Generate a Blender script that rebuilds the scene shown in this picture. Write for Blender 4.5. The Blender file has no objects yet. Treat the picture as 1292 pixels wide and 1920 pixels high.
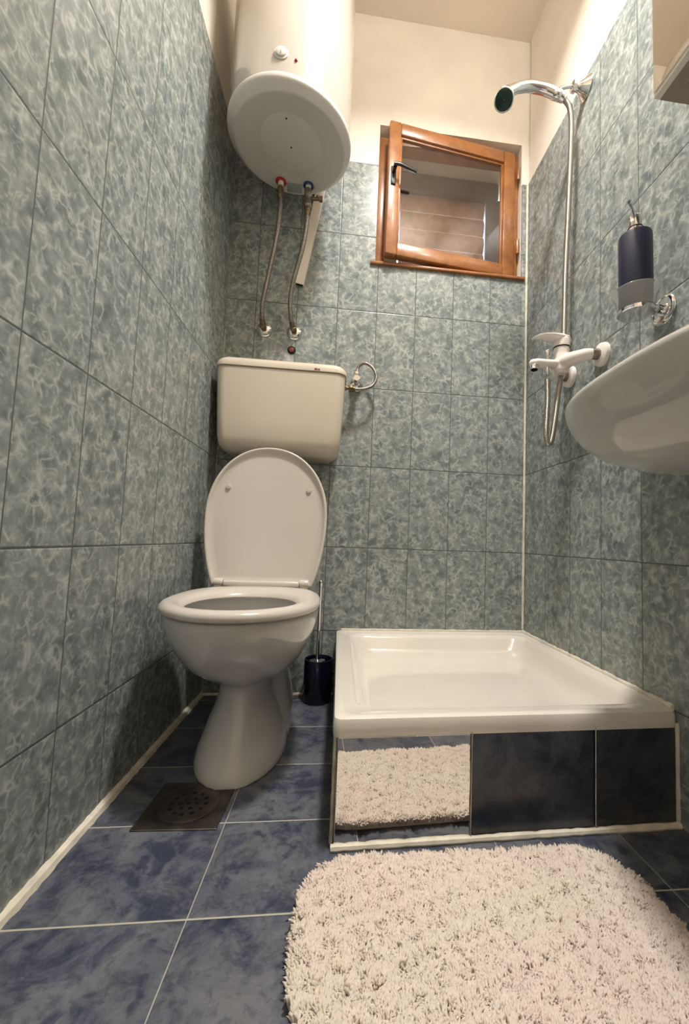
import bpy, bmesh, math, random
import numpy as np
from mathutils import Vector, Matrix

random.seed(7)
PI = math.pi
scene = bpy.context.scene
col = scene.collection
W = 1.153          # room width
ZD = 0.5207        # height of the tile joint at eye level
TH, TW = 0.30, 0.1496
TILETOP = ZD + 5 * TH
CEIL = 2.668
YB = -1.78         # wall behind the camera


# ------------------------------------------------------------------ materials
class NT:
    def __init__(s, name):
        s.m = bpy.data.materials.new(name)
        s.m.use_nodes = True
        s.t = s.m.node_tree
        s.b = s.t.nodes['Principled BSDF']
        s.out = s.t.nodes['Material Output']

    def n(s, kind, **kw):
        nd = s.t.nodes.new(kind)
        for k, v in kw.items():
            setattr(nd, k, v)
        return nd

    def put(s, sock, v):
        if v is None:
            return
        if isinstance(v, bpy.types.NodeSocket):
            s.t.links.new(v, sock)
        else:
            sock.default_value = v

    def math(s, op, a, b=None, c=None, clamp=False):
        nd = s.n('ShaderNodeMath', operation=op, use_clamp=clamp)
        s.put(nd.inputs[0], a); s.put(nd.inputs[1], b)
        if c is not None:
            s.put(nd.inputs[2], c)
        return nd.outputs[0]

    def mix(s, f, a, b):
        nd = s.n('ShaderNodeMix', data_type='RGBA')
        s.put(nd.inputs[0], f)
        s.put(nd.inputs[6], a if isinstance(a, bpy.types.NodeSocket) else c4(a))
        s.put(nd.inputs[7], b if isinstance(b, bpy.types.NodeSocket) else c4(b))
        return nd.outputs[2]

    def ramp(s, f, stops, interp='LINEAR'):
        nd = s.n('ShaderNodeValToRGB')
        cr = nd.color_ramp
        cr.interpolation = interp
        while len(cr.elements) < len(stops):
            cr.elements.new(0.5)
        for e, (p, c) in zip(cr.elements, stops):
            e.position = p
            e.color = c4(c) if not isinstance(c, (int, float)) else (c, c, c, 1)
        s.put(nd.inputs[0], f)
        return nd.outputs[0]

    def noise(s, vec, scale, detail=3, rough=.5, dist=0):
        nd = s.n('ShaderNodeTexNoise')
        s.put(nd.inputs['Vector'], vec)
        nd.inputs['Scale'].default_value = scale
        nd.inputs['Detail'].default_value = detail
        nd.inputs['Roughness'].default_value = rough
        nd.inputs['Distortion'].default_value = dist
        return nd.outputs

    def voronoi(s, vec, scale, feature='DISTANCE_TO_EDGE', rnd=1.0):
        nd = s.n('ShaderNodeTexVoronoi', feature=feature)
        s.put(nd.inputs['Vector'], vec)
        nd.inputs['Scale'].default_value = scale
        nd.inputs['Randomness'].default_value = rnd
        return nd.outputs

    def bump(s, h, strength=.3, dist=.002, normal=None):
        nd = s.n('ShaderNodeBump')
        nd.inputs['Strength'].default_value = strength
        nd.inputs['Distance'].default_value = dist
        s.put(nd.inputs['Height'], h)
        if normal is not None:
            s.put(nd.inputs['Normal'], normal)
        return nd.outputs[0]

    def set(s, **kw):
        for k, v in kw.items():
            s.put(s.b.inputs[k.replace('_', ' ')], v)
        return s


def lin(c):
    c /= 255
    return c / 12.92 if c <= .04045 else ((c + .055) / 1.055) ** 2.4


def c4(c):
    """sRGB 0-255 triple -> linear rgba"""
    return (lin(c[0]), lin(c[1]), lin(c[2]), 1)


def plain(name, rgb, rough=.5, metal=0, coat=0, spec=.5, noise=0, nscale=20, bumps=0, bscale=200):
    t = NT(name)
    tc = t.n('ShaderNodeTexCoord').outputs['Object']
    if noise:
        nz = t.noise(tc, nscale, 4)[0]
        dark = tuple(max(0, x * (1 - noise)) for x in rgb)
        lite = tuple(min(255, x * (1 + noise * .6)) for x in rgb)
        t.put(t.b.inputs['Base Color'], t.mix(t.ramp(nz, [(.3, 0.), (.7, 1.)]), dark, lite))
    else:
        t.set(Base_Color=c4(rgb))
    t.set(Roughness=rough, Metallic=metal, Specular_IOR_Level=spec, Coat_Weight=coat, Coat_Roughness=.05)
    if bumps:
        t.put(t.b.inputs['Normal'], t.bump(t.noise(tc, bscale, 3)[0], bumps, .001))
    return t.m


def wall_tile_mat(name, axis, u0):
    """glossy blue grey tile with pale veins, laid 15 x 30 cm; axis = world axis along the wall"""
    t = NT(name)
    geo = t.n('ShaderNodeNewGeometry').outputs['Position']
    sp = t.n('ShaderNodeSeparateXYZ'); t.put(sp.inputs[0], geo)
    u = t.math('DIVIDE', t.math('SUBTRACT', sp.outputs[axis], u0), TW)
    v = t.math('DIVIDE', t.math('SUBTRACT', sp.outputs[2], ZD), TH)
    fu = t.math('FRACT', u); fv = t.math('FRACT', v)
    iu = t.math('FLOOR', u); iv = t.math('FLOOR', v)
    du = t.math('MULTIPLY', t.math('SUBTRACT', .5, t.math('ABSOLUTE', t.math('SUBTRACT', fu, .5))), TW)
    dv = t.math('MULTIPLY', t.math('SUBTRACT', .5, t.math('ABSOLUTE', t.math('SUBTRACT', fv, .5))), TH)
    d = t.math('MINIMUM', du, t.math('ADD', dv, -.0002))
    grout = t.ramp(t.math('MULTIPLY', d, 100), [(.09, 1.), (.15, 0.)])
    # per tile shift of the pattern
    cmb = t.n('ShaderNodeCombineXYZ')
    t.put(cmb.inputs[0], iu); t.put(cmb.inputs[1], iv); cmb.inputs[2].default_value = axis
    wn = t.n('ShaderNodeTexWhiteNoise', noise_dimensions='3D'); t.put(wn.inputs[0], cmb.outputs[0])
    sc = t.n('ShaderNodeVectorMath', operation='SCALE'); t.put(sc.inputs[0], wn.outputs['Color']); sc.inputs['Scale'].default_value = 3
    ad = t.n('ShaderNodeVectorMath', operation='ADD'); t.put(ad.inputs[0], geo); t.put(ad.inputs[1], sc.outputs[0])
    P = ad.outputs[0]
    # warp
    wz = t.noise(P, 26, 2, .5)
    w1 = t.n('ShaderNodeVectorMath', operation='SUBTRACT'); t.put(w1.inputs[0], wz[1]); w1.inputs[1].default_value = (.5, .5, .5)
    w2 = t.n('ShaderNodeVectorMath', operation='SCALE'); t.put(w2.inputs[0], w1.outputs[0]); w2.inputs['Scale'].default_value = .04
    w3 = t.n('ShaderNodeVectorMath', operation='ADD'); t.put(w3.inputs[0], P); t.put(w3.inputs[1], w2.outputs[0])
    Q = w3.outputs[0]
    e1 = t.voronoi(Q, 38)[0]
    brk = t.noise(P, 42, 3)[0]
    vein1 = t.math('MULTIPLY', t.ramp(e1, [(0, 1.), (.06, .62), (.22, 0.)]), t.ramp(brk, [(.42, 0.02), (.64, 1.)]))
    rn = t.noise(P, 26, 2, .5, .4)[0]
    ridge = t.math('ABSOLUTE', t.math('SUBTRACT', rn, .5))
    brk2 = t.noise(P, 24, 2)[0]
    vein2 = t.math('MULTIPLY', t.ramp(ridge, [(0, 1.), (.018, .5), (.055, 0.)]), t.ramp(brk2, [(.40, 0.), (.62, .85)]))
    spots = t.ramp(t.noise(P, 85, 2)[0], [(.62, 0.), (.74, .6)])
    vein = t.math('MAXIMUM', t.math('MAXIMUM', vein1, vein2), spots)
    cloud = t.noise(P, 30, 4, .6)[0]
    big = t.noise(P, 7, 2)[0]
    base = t.mix(t.ramp(cloud, [(.36, 0.), (.64, 1.)]), (98, 108, 109), (144, 150, 147))
    base = t.mix(t.math('MULTIPLY', t.ramp(big, [(.4, 0.), (.7, 1.)]), .35), base, (138, 144, 142))
    tone = t.math('MULTIPLY', wn.outputs['Value'], .16)
    base = t.mix(tone, base, (150, 156, 151))
    colr = t.mix(t.math('MULTIPLY', vein, .60), base, (212, 214, 206))
    colr = t.mix(grout, colr, (90, 94, 90))
    t.set(Base_Color=colr, Specular_IOR_Level=.24)
    t.put(t.b.inputs['Roughness'], t.math('ADD', t.math('MULTIPLY', grout, .5), .27))
    hgt = t.math('ADD', t.ramp(t.math('MULTIPLY', d, 100), [(.05, 0.), (.3, 1.)]), t.math('MULTIPLY', t.noise(P, 9, 1)[0], .25))
    t.put(t.b.inputs['Normal'], t.bump(hgt, .55, .0012))
    return t.m


def slate_tile_mat(name, grid=True, dark=1.0):
    """dark blue mottled floor tile 25 x 20 cm with pale joints"""
    t = NT(name)
    geo = t.n('ShaderNodeNewGeometry').outputs['Position']
    sp = t.n('ShaderNodeSeparateXYZ'); t.put(sp.inputs[0], geo)
    u = t.math('DIVIDE', t.math('SUBTRACT', sp.outputs[0], .2553), .252)
    v = t.math('DIVIDE', t.math('SUBTRACT', sp.outputs[1], -.6505), .2)
    fu = t.math('FRACT', u); fv = t.math('FRACT', v)
    du = t.math('MULTIPLY', t.math('SUBTRACT', .5, t.math('ABSOLUTE', t.math('SUBTRACT', fu, .5))), .252)
    dv = t.math('MULTIPLY', t.math('SUBTRACT', .5, t.math('ABSOLUTE', t.math('SUBTRACT', fv, .5))), .2)
    d = t.math('MINIMUM', t.math('ADD', du, .0007), dv)
    cmb = t.n('ShaderNodeCombineXYZ'); t.put(cmb.inputs[0], t.math('FLOOR', u)); t.put(cmb.inputs[1], t.math('FLOOR', v))
    wn = t.n('ShaderNodeTexWhiteNoise', noise_dimensions='3D'); t.put(wn.inputs[0], cmb.outputs[0])
    ad = t.n('ShaderNodeVectorMath', operation='ADD'); t.put(ad.inputs[0], geo); t.put(ad.inputs[1], wn.outputs['Color'])
    P = ad.outputs[0] if grid else geo
    n1 = t.noise(P, 15, 9, .72, .5)[0]
    n2 = t.noise(P, 60, 6, .7, .4)[0]
    n3 = t.noise(P, 11, 6, .7, .8)[0]
    base = t.mix(t.ramp(n1, [(.42, 0.), (.56, 1.)]), (60, 65, 83), (98, 102, 112))
    base = t.mix(t.math('MULTIPLY', t.ramp(n3, [(.46, 0.), (.60, 1.)]), .6), base, (124, 125, 127))
    base = t.mix(t.math('MULTIPLY', t.ramp(n2, [(.52, 0.), (.64, 1.)]), .45), base, (44, 47, 64))
    base = t.mix(t.math('MULTIPLY', t.ramp(t.noise(P, 26, 3, .5, .3)[0], [(.62, 0.), (.70, 1.)]), .6), base, (34, 39, 68))
    if grid:
        grout = t.ramp(t.math('MULTIPLY', d, 100), [(.11, 1.), (.17, 0.)])
        base = t.mix(grout, base, (186, 182, 166))
        t.put(t.b.inputs['Roughness'], t.math('ADD', t.math('MULTIPLY', grout, .4), t.math('ADD', t.math('MULTIPLY', n2, .2), .24)))
        hgt = t.math('ADD', t.ramp(t.math('MULTIPLY', d, 100), [(.1, 0.), (.35, 1.)]), t.math('MULTIPLY', n2, .35))
        t.put(t.b.inputs['Normal'], t.bump(hgt, .5, .0012))
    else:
        base = t.mix(.62, base, (10, 12, 20))  # plinth copy of the floor tile: shade on its faces mixed into the colour
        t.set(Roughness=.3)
        t.put(t.b.inputs['Normal'], t.bump(n2, .2, .001))
    t.set(Base_Color=base)
    return t.m


def wood_mat():
    t = NT('varnished_pine')
    tc = t.n('ShaderNodeTexCoord').outputs['Object']
    mp = t.n('ShaderNodeMapping'); t.put(mp.inputs[0], tc); mp.inputs['Scale'].default_value = (1, 1, 1)
    n = t.noise(mp.outputs[0], 22, 4, .6, .4)[0]
    n2 = t.noise(mp.outputs[0], 90, 3, .5)[0]
    c = t.mix(t.ramp(n, [(.35, 0.), (.65, 1.)]), (142, 88, 46), (168, 110, 60))
    c = t.mix(t.math('MULTIPLY', t.ramp(n2, [(.6, 0.), (.75, 1.)]), .4), c, (104, 50, 20))
    t.set(Base_Color=c, Roughness=.33, Coat_Weight=.4, Coat_Roughness=.15)
    t.put(t.b.inputs['Normal'], t.bump(n, .15, .001))
    return t.m


def braid_mat():
    t = NT('braided_steel')
    tc = t.n('ShaderNodeTexCoord').outputs['Object']
    n = t.voronoi(tc, 700, 'F1')[0]
    c = t.mix(t.ramp(n, [(.1, 0.), (.6, 1.)]), (214, 206, 196), (104, 98, 92))
    t.set(Base_Color=c, Metallic=.85, Roughness=.38)
    t.put(t.b.inputs['Normal'], t.bump(n, .5, .0006))
    return t.m


def pile_mat():
    t = NT('cream_pile')
    tc = t.n('ShaderNodeTexCoord').outputs['Object']
    a = t.noise(tc, 6, 3)[0]
    b = t.noise(tc, 90, 3)[0]
    c = t.mix(t.ramp(a, [(.4, 0.), (.62, 1.)]), (229, 217, 204), (231, 215, 205))
    c = t.mix(t.math('MULTIPLY', t.ramp(b, [(.4, 0.), (.7, 1.)]), .25), c, (204, 194, 180))
    t.set(Base_Color=c, Roughness=.95, Specular_IOR_Level=.1)
    return t.m


M = {}
M['tile_l'] = wall_tile_mat('wall_tile_left', 1, -.4523)
M['tile_b'] = wall_tile_mat('wall_tile_back', 0, 1.0025)
M['tile_r'] = wall_tile_mat('wall_tile_right', 1, -.3139)
M['plaster'] = plain('cream_plaster', (243, 235, 222), .75, noise=.03, nscale=6, bumps=.12, bscale=60)
M['ceiling'] = plain('ceiling_plaster', (240, 228, 212), .85, noise=.02, nscale=5)
M['reveal'] = plain('reveal_plaster', (196, 184, 170), .8, noise=.06, nscale=12)
M['floor'] = slate_tile_mat('blue_slate_tile')
M['slate_shaded'] = slate_tile_mat('blue_slate_panel_shaded', False)
M['caulk'] = plain('caulk', (228, 220, 202), .6, noise=.1, nscale=30, bumps=.4, bscale=120)
M['grout'] = plain('cement_grout', (176, 172, 158), .9, noise=.2, nscale=40, bumps=.3)
M['porcelain'] = plain('white_porcelain', (198, 195, 190), .09, coat=.3)
M['seat'] = plain('white_seat_plastic', (208, 200, 190), .22)
M['cistern'] = plain('ivory_plastic', (208, 197, 180), .2)
M['enamel'] = plain('white_enamel', (233, 226, 214), .14, coat=.4, noise=.015, nscale=8)
M['heater'] = plain('heater_enamel', (176, 168, 159), .16, coat=.5)
M['heater_plastic'] = plain('heater_plastic', (196, 193, 187), .34)
M['heater_plate'] = plain('heater_plate', (200, 196, 183), .38)
M['white_paint'] = plain('white_tap_paint', (240, 232, 224), .16, coat=.3)
M['white_plastic'] = plain('white_plastic', (236, 224, 210), .35)
M['chrome'] = plain('chrome', (226, 224, 224), .08, metal=1)
M['steel'] = plain('brushed_steel', (150, 140, 128), .38, metal=.9, noise=.12, nscale=60)
M['steel_dull'] = plain('drain_steel', (104, 97, 88), .42, metal=.85, noise=.25, nscale=25)
M['brass'] = plain('dull_brass', (128, 112, 88), .4, metal=.9, noise=.2, nscale=80)
M['hose'] = plain('ribbed_steel', (176, 170, 158), .34, metal=.95)
M['braid'] = braid_mat()
M['red'] = plain('red_plastic', (176, 22, 34), .35)
M['blue'] = plain('blue_plastic', (24, 50, 110), .35)
M['black'] = plain('black_plastic', (20, 20, 24), .3)
M['darkhole'] = plain('dark_recess', (16, 13, 12), .9)
M['navy'] = plain('navy_rubber', (30, 32, 62), .42, noise=.05)
M['navy_gloss'] = plain('navy_gloss', (15, 16, 36), .15)
M['green'] = plain('green_black_spray_plate', (10, 46, 38), .3, noise=.4, nscale=90)
M['grey_label'] = plain('grey_label', (150, 156, 150), .45, noise=.1, nscale=150)
M['wood'] = wood_mat()
M['shutter'] = plain('brown_shutter', (176, 138, 120), .5, noise=.08, nscale=30)
M['shutter_box'] = plain('shutter_box', (120, 106, 98), .6)
M['rust'] = plain('rust', (120, 56, 30), .7, noise=.4, nscale=120)
M['pile'] = pile_mat()
M['cab'] = plain('cabinet_board', (150, 138, 124), .5)
M['cab_white'] = plain('cabinet_white_edge', (236, 228, 214), .35)
t = NT('mirror_glass'); t.set(Base_Color=(.86, .84, .80, 1), Metallic=1, Roughness=.015); M['mirror'] = t.m
t = NT('window_glass')
t.set(Base_Color=(1, .98, .96, 1), Roughness=.02, Transmission_Weight=1, IOR=1.5); M['glass'] = t.m
t = NT('frosted_glass')
t.set(Base_Color=(.93, .92, .90, 1), Roughness=.07, Transmission_Weight=.82, IOR=1.35); M['frost'] = t.m


# ------------------------------------------------------------------ mesh helpers
class MB:
    def __init__(s):
        s.v = []; s.f = []; s.mi = []; s.cur = 0

    def add(s, vs, fs, mat=None):
        o = len(s.v)
        s.v += [tuple(p) for p in vs]
        for f in fs:
            s.f.append([i + o for i in f]); s.mi.append(s.cur if mat is None else mat)

    def box(s, x0, y0, z0, x1, y1, z1, mat=None, bev=0, seg=2, mtx=None):
        bm = bmesh.new()
        bmesh.ops.create_cube(bm, size=1)
        for v in bm.verts:
            v.co = Vector(((x0 + x1) / 2 + v.co.x * (x1 - x0), (y0 + y1) / 2 + v.co.y * (y1 - y0), (z0 + z1) / 2 + v.co.z * (z1 - z0)))
        if bev:
            bmesh.ops.bevel(bm, geom=bm.edges[:], offset=bev, segments=seg, affect='EDGES', profile=.5)
        s.bm(bm, mat, mtx)

    def bm(s, bm, mat=None, mtx=None):
        bm.verts.index_update()
        vs = [(mtx @ v.co if mtx else v.co.copy()) for v in bm.verts]
        s.add(vs, [[v.index for v in f.verts] for f in bm.faces], mat)
        bm.free()

    def loft(s, loops, cap0=True, cap1=True, closed=True, mat=None, wrap=False):
        n = len(loops[0]); vs = [p for l in loops for p in l]; fs = []
        R = len(loops)
        for r in range(R if wrap else R - 1):
            a, b = r * n, ((r + 1) % R) * n
            for i in range(n if closed else n - 1):
                j = (i + 1) % n
                fs.append([a + i, a + j, b + j, b + i])
        if not wrap:
            if cap0: fs.append(list(range(n))[::-1])
            if cap1: fs.append([(R - 1) * n + i for i in range(n)])
        s.add(vs, fs, mat)

    def lathe(s, prof, mtx=None, seg=48, mat=None, cap0=True, cap1=True):
        """prof: (r, h) pairs about local z"""
        mtx = mtx or Matrix()
        loops = []
        for r, h in prof:
            loops.append([mtx @ Vector((r * math.cos(2 * PI * i / seg), r * math.sin(2 * PI * i / seg), h)) for i in range(seg)])
        s.loft(loops, cap0, cap1, mat=mat)

    def tube(s, pts, r, seg=12, mat=None, cap=True, squash=None):
        pts = [Vector(p) for p in pts]
        n = len(pts); loops = []
        T = [(pts[min(i + 1, n - 1)] - pts[max(i - 1, 0)]).normalized() for i in range(n)]
        up = Vector((0, 0, 1)) if abs(T[0].z) < .9 else Vector((1, 0, 0))
        nrm = (up - up.dot(T[0]) * T[0]).normalized()
        for i in range(n):
            nrm = (nrm - nrm.dot(T[i]) * T[i]).normalized()
            b = T[i].cross(nrm)
            rr = r(i / (n - 1)) if callable(r) else (r[i] if isinstance(r, (list, tuple)) else r)
            ra, rb = rr if isinstance(rr, tuple) else (rr, rr)
            loops.append([pts[i] + nrm * (math.cos(2 * PI * k / seg) * ra) + b * (math.sin(2 * PI * k / seg) * rb) for k in range(seg)])
        s.loft(loops, cap, cap, mat=mat)

    def ball(s, c, r, mat=None, sx=1, sy=1, sz=1, seg=20):
        prof = [(max(r * math.sin(PI * k / 12), 1e-5), -r * math.cos(PI * k / 12)) for k in range(13)]
        mt = Matrix.Translation(Vector(c)) @ Matrix.Diagonal((sx, sy, sz, 1))
        s.lathe(prof, mt, seg, mat)

    def build(s, name, mats, parent=None, smooth=35, **props):
        me = bpy.data.meshes.new(name)
        me.from_pydata(s.v, [], s.f)
        if not isinstance(mats, (list, tuple)):
            mats = [mats]
        for m in mats:
            me.materials.append(m if not isinstance(m, str) else M[m])
        me.polygons.foreach_set('material_index', s.mi)
        bm = bmesh.new(); bm.from_mesh(me)
        bmesh.ops.remove_doubles(bm, verts=bm.verts, dist=1e-6)
        bmesh.ops.recalc_face_normals(bm, faces=bm.faces)
        bm.to_mesh(me); bm.free()
        if smooth:
            me.polygons.foreach_set('use_smooth', [True] * len(me.polygons))
            me.set_sharp_from_angle(angle=math.radians(smooth))
        o = bpy.data.objects.new(name, me)
        col.objects.link(o)
        if parent is not None:
            o.parent = parent
            o.matrix_parent_inverse = Matrix()
            # meshes are authored in the thing's own frame
        for k, v in props.items():
            o[k] = v
        return o


def empty(name, loc, label, cat, rz=0, group=None):
    o = bpy.data.objects.new(name, None)
    o.empty_display_size = .05
    col.objects.link(o)
    o.location = loc; o.rotation_euler = (0, 0, rz)
    o['label'] = label; o['category'] = cat
    if group: o['group'] = group
    return o


def world_child(o, root):
    """mesh authored in world coordinates: re-express it in the root's frame"""
    inv = (Matrix.Translation(root.location) @ root.rotation_euler.to_matrix().to_4x4()).inverted()
    o.data.transform(inv)
    o.data.update()
    return o


def sub(mb, name, mat, root, parent=None, smooth=35, **props):
    """build a part from world coordinates under root (or under another part of it)"""
    o = mb.build(name, mat, None, smooth, **props)
    world_child(o, root)
    o.parent = parent or root
    return o


def spline(pts, n=12):
    P = [Vector(p) for p in pts]
    P = [P[0] * 2 - P[1]] + P + [P[-1] * 2 - P[-2]]
    out = []
    for i in range(1, len(P) - 2):
        for k in range(n):
            t = k / n
            out.append(.5 * ((2 * P[i]) + (P[i + 1] - P[i - 1]) * t + (2 * P[i - 1] - 5 * P[i] + 4 * P[i + 1] - P[i + 2]) * t * t + (3 * P[i] - P[i - 1] - 3 * P[i + 1] + P[i + 2]) * t ** 3))
    out.append(P[-2])
    return out


def aim(p, d):
    """matrix with local z along d at p"""
    d = Vector(d).normalized()
    return Matrix.Translation(Vector(p)) @ d.to_track_quat('Z', 'Y').to_matrix().to_4x4()


def rrect(x0, y0, x1, y1, r, z=0, n=8):
    pts = []
    for cx, cy, a0 in ((x1 - r, y1 - r, 0), (x0 + r, y1 - r, 90), (x0 + r, y0 + r, 180), (x1 - r, y0 + r, 270)):
        for k in range(n + 1):
            a = math.radians(a0 + 90 * k / n)
            pts.append(Vector((cx + r * math.cos(a), cy + r * math.sin(a), z)))
    return pts


def struct(o):
    o['kind'] = 'structure'
    return o


# ------------------------------------------------------------------ room shell
mb = MB(); mb.box(-.12, YB - .1, -.06, W + .12, .1, 0); struct(mb.build('floor', 'floor', smooth=0))
mb = MB(); mb.box(-.12, YB - .1, CEIL, W + .12, .32, CEIL + .08); struct(mb.build('ceiling', 'ceiling', smooth=0))
mb = MB()
mb.box(-.12, YB - .1, 0, -.008, .0, CEIL, 0)
mb.box(-.0085, YB, 0, 0, .0, TILETOP, 1, bev=.0012)
struct(mb.build('wall_left', ['plaster', 'tile_l'], smooth=0))
mb = MB()
mb.box(W + .008, YB - .1, 0, W + .12, .0, CEIL, 0)
mb.box(W, YB, 0, W + .0085, 0, TILETOP, 1, bev=.0012)
struct(mb.build('wall_right', ['plaster', 'tile_r'], smooth=0))
HX0, HX1, HZ0, HZ1 = .541, 1.129, 1.618, 2.200     # window opening
mb = MB()
Y0, Y1 = .008, .30
mb.box(-.12, Y0, 0, HX0, Y1, CEIL, 0)
mb.box(HX1, Y0, 0, W + .12, Y1, CEIL, 0)
mb.box(HX0, Y0, 0, HX1, Y1, HZ0, 0)
mb.box(HX0, Y0, HZ1, HX1, Y1, CEIL, 0)
mb.box(0, 0, 0, HX0, Y0 + .0005, TILETOP, 1)
mb.box(HX0, 0, 0, HX1, Y0 + .0005, HZ0 - .001, 1)
mb.box(HX1 + .001, 0, 0, W, Y0 + .0005, TILETOP, 1)
struct(mb.build('wall_back', ['plaster', 'tile_b'], smooth=0))
# wall behind the camera with its door
mb = MB()
mb.box(-.12, YB - .1, 0, .16, YB, CEIL); mb.box(.90, YB - .1, 0, W + .12, YB, CEIL); mb.box(.16, YB - .1, 2.05, .90, YB, CEIL)
struct(mb.build('wall_front', 'plaster', smooth=0))
mb = MB(); mb.box(.165, YB - .07, .005, .895, YB - .03, 2.045, bev=.003)
for z0, z1 in ((.15, .95), (1.1, 1.9)):
    mb.box(.28, YB - .032, z0, .78, YB - .022, z1, bev=.006)
door = struct(mb.build('door_1', plain('door_paint', (214, 200, 180), .5)))

# caulk and grout seams
def seam(name, pts, r, mat='caulk', wob=.0):
    P = []
    for i in range(len(pts) - 1):
        a, b = Vector(pts[i]), Vector(pts[i + 1]); n = max(2, int((b - a).length / .012))
        for k in range(n): P.append(a + (b - a) * k / n)
    P.append(Vector(pts[-1]))
    rr = [r * (1 + wob * (random.random() - .5)) for _ in P]
    m = MB(); m.tube(P, rr, 8); return struct(m.build(name, mat))
seam('trim_1', [(W - .001, -.001, .235), (W - .001, -.001, TILETOP - .004)], .0052, wob=.15)
seam('trim_2', [(.0, YB + .01, 0), (0, -.002, .0)], .0120, wob=.28)
seam('trim_3', [(.004, -.001, 0), (.45, -.001, 0)], .0065, wob=.3)
seam('trim_4', [(.001, -.001, 0.01), (.001, -.001, 1.3)], .0028, 'grout', wob=.2)

# ------------------------------------------------------------------ window
def frame_loops(m, x0, z0, x1, z1, w, ya, yb, mat=None, bev=.004, mtx=None):
    m.box(x0, ya, z0, x0 + w, yb, z1, mat, bev, mtx=mtx); m.box(x1 - w, ya, z0, x1, yb, z1, mat, bev, mtx=mtx)
    m.box(x0 + w - .001, ya, z0, x1 - w + .001, yb, z0 + w, mat, bev, mtx=mtx); m.box(x0 + w - .001, ya, z1 - w, x1 - w + .001, yb, z1, mat, bev, mtx=mtx)
m = MB()
frame_loops(m, HX0 + .002, HZ0 + .004, HX1 - .002, HZ1 - .022, .034, .034, .085)
win = struct(m.build('window_1', 'wood'))
m = MB(); m.box(.522, -.012, HZ0 - .009, 1.142, .06, HZ0 + .002, bev=.003)
o = m.build('sill', 'wood', win)
# opened sash, hinged on the right
SW, SH = .540, .540
hinge = Matrix.Translation((1.110, .016, 1.630)) @ Matrix.Rotation(math.radians(6.4), 4, 'Z') @ Matrix.Rotation(math.radians(.3), 4, 'Y')
m = MB()
rail = .050
sx0, sx1 = -SW, -.006
m.box(sx0, 0, 0, sx0 + .046, .036, SH, bev=.005, mtx=hinge); m.box(sx1 - .05, 0, 0, sx1, .036, SH, bev=.005, mtx=hinge)
m.box(sx0 + .045, .001, 0, sx1 - .049, .035, rail, bev=.005, mtx=hinge); m.box(sx0 + .045, .001, SH - rail, sx1 - .049, .035, SH, bev=.005, mtx=hinge)
# glazing bead
for a in ((sx0 + .044, rail - .002, sx0 + .054, SH - rail + .002), (sx1 - .058, rail - .002, sx1 - .048, SH - rail + .002)):
    m.box(a[0], .010, a[1], a[2], .026, a[3], bev=.004, mtx=hinge)
for a in ((rail - .003, rail + .008), (SH - rail - .008, SH - rail + .003)):
    m.box(sx0 + .046, .010, a[0], sx1 - .05, .026, a[1], bev=.004, mtx=hinge)
sash = m.build('sash', 'wood', win)
m = MB(); m.box(sx0 + .048, .016, rail + .002, sx1 - .052, .020, SH - rail - .002, mtx=hinge)
m.build('glass_pane', 'glass', sash, smooth=0)
m = MB()
hx, hz = sx0 + .020, .325
m.box(hx - .010, -.006, hz - .05, hx + .010, .002, hz + .022, bev=.003, mtx=hinge)
m.tube([hinge @ Vector(p) for p in ((hx, 0, hz), (hx, -.016, hz), (hx, -.030, hz - .0))], .0075, 12)
m.tube([hinge @ Vector(p) for p in spline(((hx - .006, -.034, hz + .004), (hx + .02, -.037, hz + .003), (hx + .055, -.036, hz - .004), (hx + .082, -.034, hz - .008)), 5)], (lambda t: (.0075, .0055)), 12)
m.build('handle', 'black', sash)
for z in (.10, .42):
    m = MB(); m.lathe([(.006, 0), (.0065, .002), (.0065, .058), (.006, .06)], Matrix.Translation((1.117, .012, 1.63 + z)), 14)
    m.build('hinge', 'wood', win)

# roller shutter outside the window
sh = empty('roller_shutter', (.84, .24, 1.63), 'brown slatted roller shutter closed outside the small window with light at its edges', 'shutter')
m = MB(); m.box(.565, .195, 2.120, 1.105, .285, 2.198, bev=.004)
sub(m, 'shutter_box', 'shutter_box', sh)
for k in range(6):
    z = 2.125 - .083 * (k + 1)
    m = MB()
    loops = []
    prof = [(.228, 0), (.221, .012), (.214, .036), (.217, .060), (.226, .079), (.234, .079), (.234, 0)]
    for x in (.657, 1.047):
        loops.append([Vector((x, y, z + h)) for y, h in prof])
    m.loft(loops)
    sub(m, 'slat', 'shutter', sh)
for x, x2 in ((.542, .649), (1.053, 1.128)):
    m = MB(); m.box(x, .21, 1.62, x2, .25, 2.13, bev=.002)
    sub(m, 'guide_rail', 'shutter_box', sh)

# ------------------------------------------------------------------ water heater
hc = Vector((.239, -.243, 0)); R0 = .192
wh = empty('water_heater', (hc.x, hc.y, 1.79), 'large white cylindrical water heater mounted high on the wall above the cistern', 'water heater')
m = MB()
mt = Matrix.Translation(hc)
m.lathe([(.188, 1.828), (.1885, 2.34), (.184, 2.365), (.165, 2.385), (.05, 2.392), (.001, 2.392)], mt, 96, cap1=False)
sub(m, 'casing', 'heater', wh)
m = MB()
m.lathe([(.1, 1.794), (.150, 1.794), (.168, 1.793), (.1715, 1.7938), (.1735, 1.7955), (.1885, 1.8095), (.1912, 1.8130), (.1925, 1.817), (.1925, 1.824), (.1915, 1.829), (.1885, 1.8335), (.186, 1.834)], mt, 96, cap1=False)
sub(m, 'bottom_cover', 'heater_plastic', wh)
m = MB()
pc = Matrix.Translation((.243, -.262, 0))
m.lathe([(.001, 1.7895), (.090, 1.7895), (.0945, 1.7905), (.096, 1.7945)], pc, 64, cap1=False)
plate = sub(m, 'service_plate', 'heater_plate', wh, label='off-white round plate')
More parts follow.
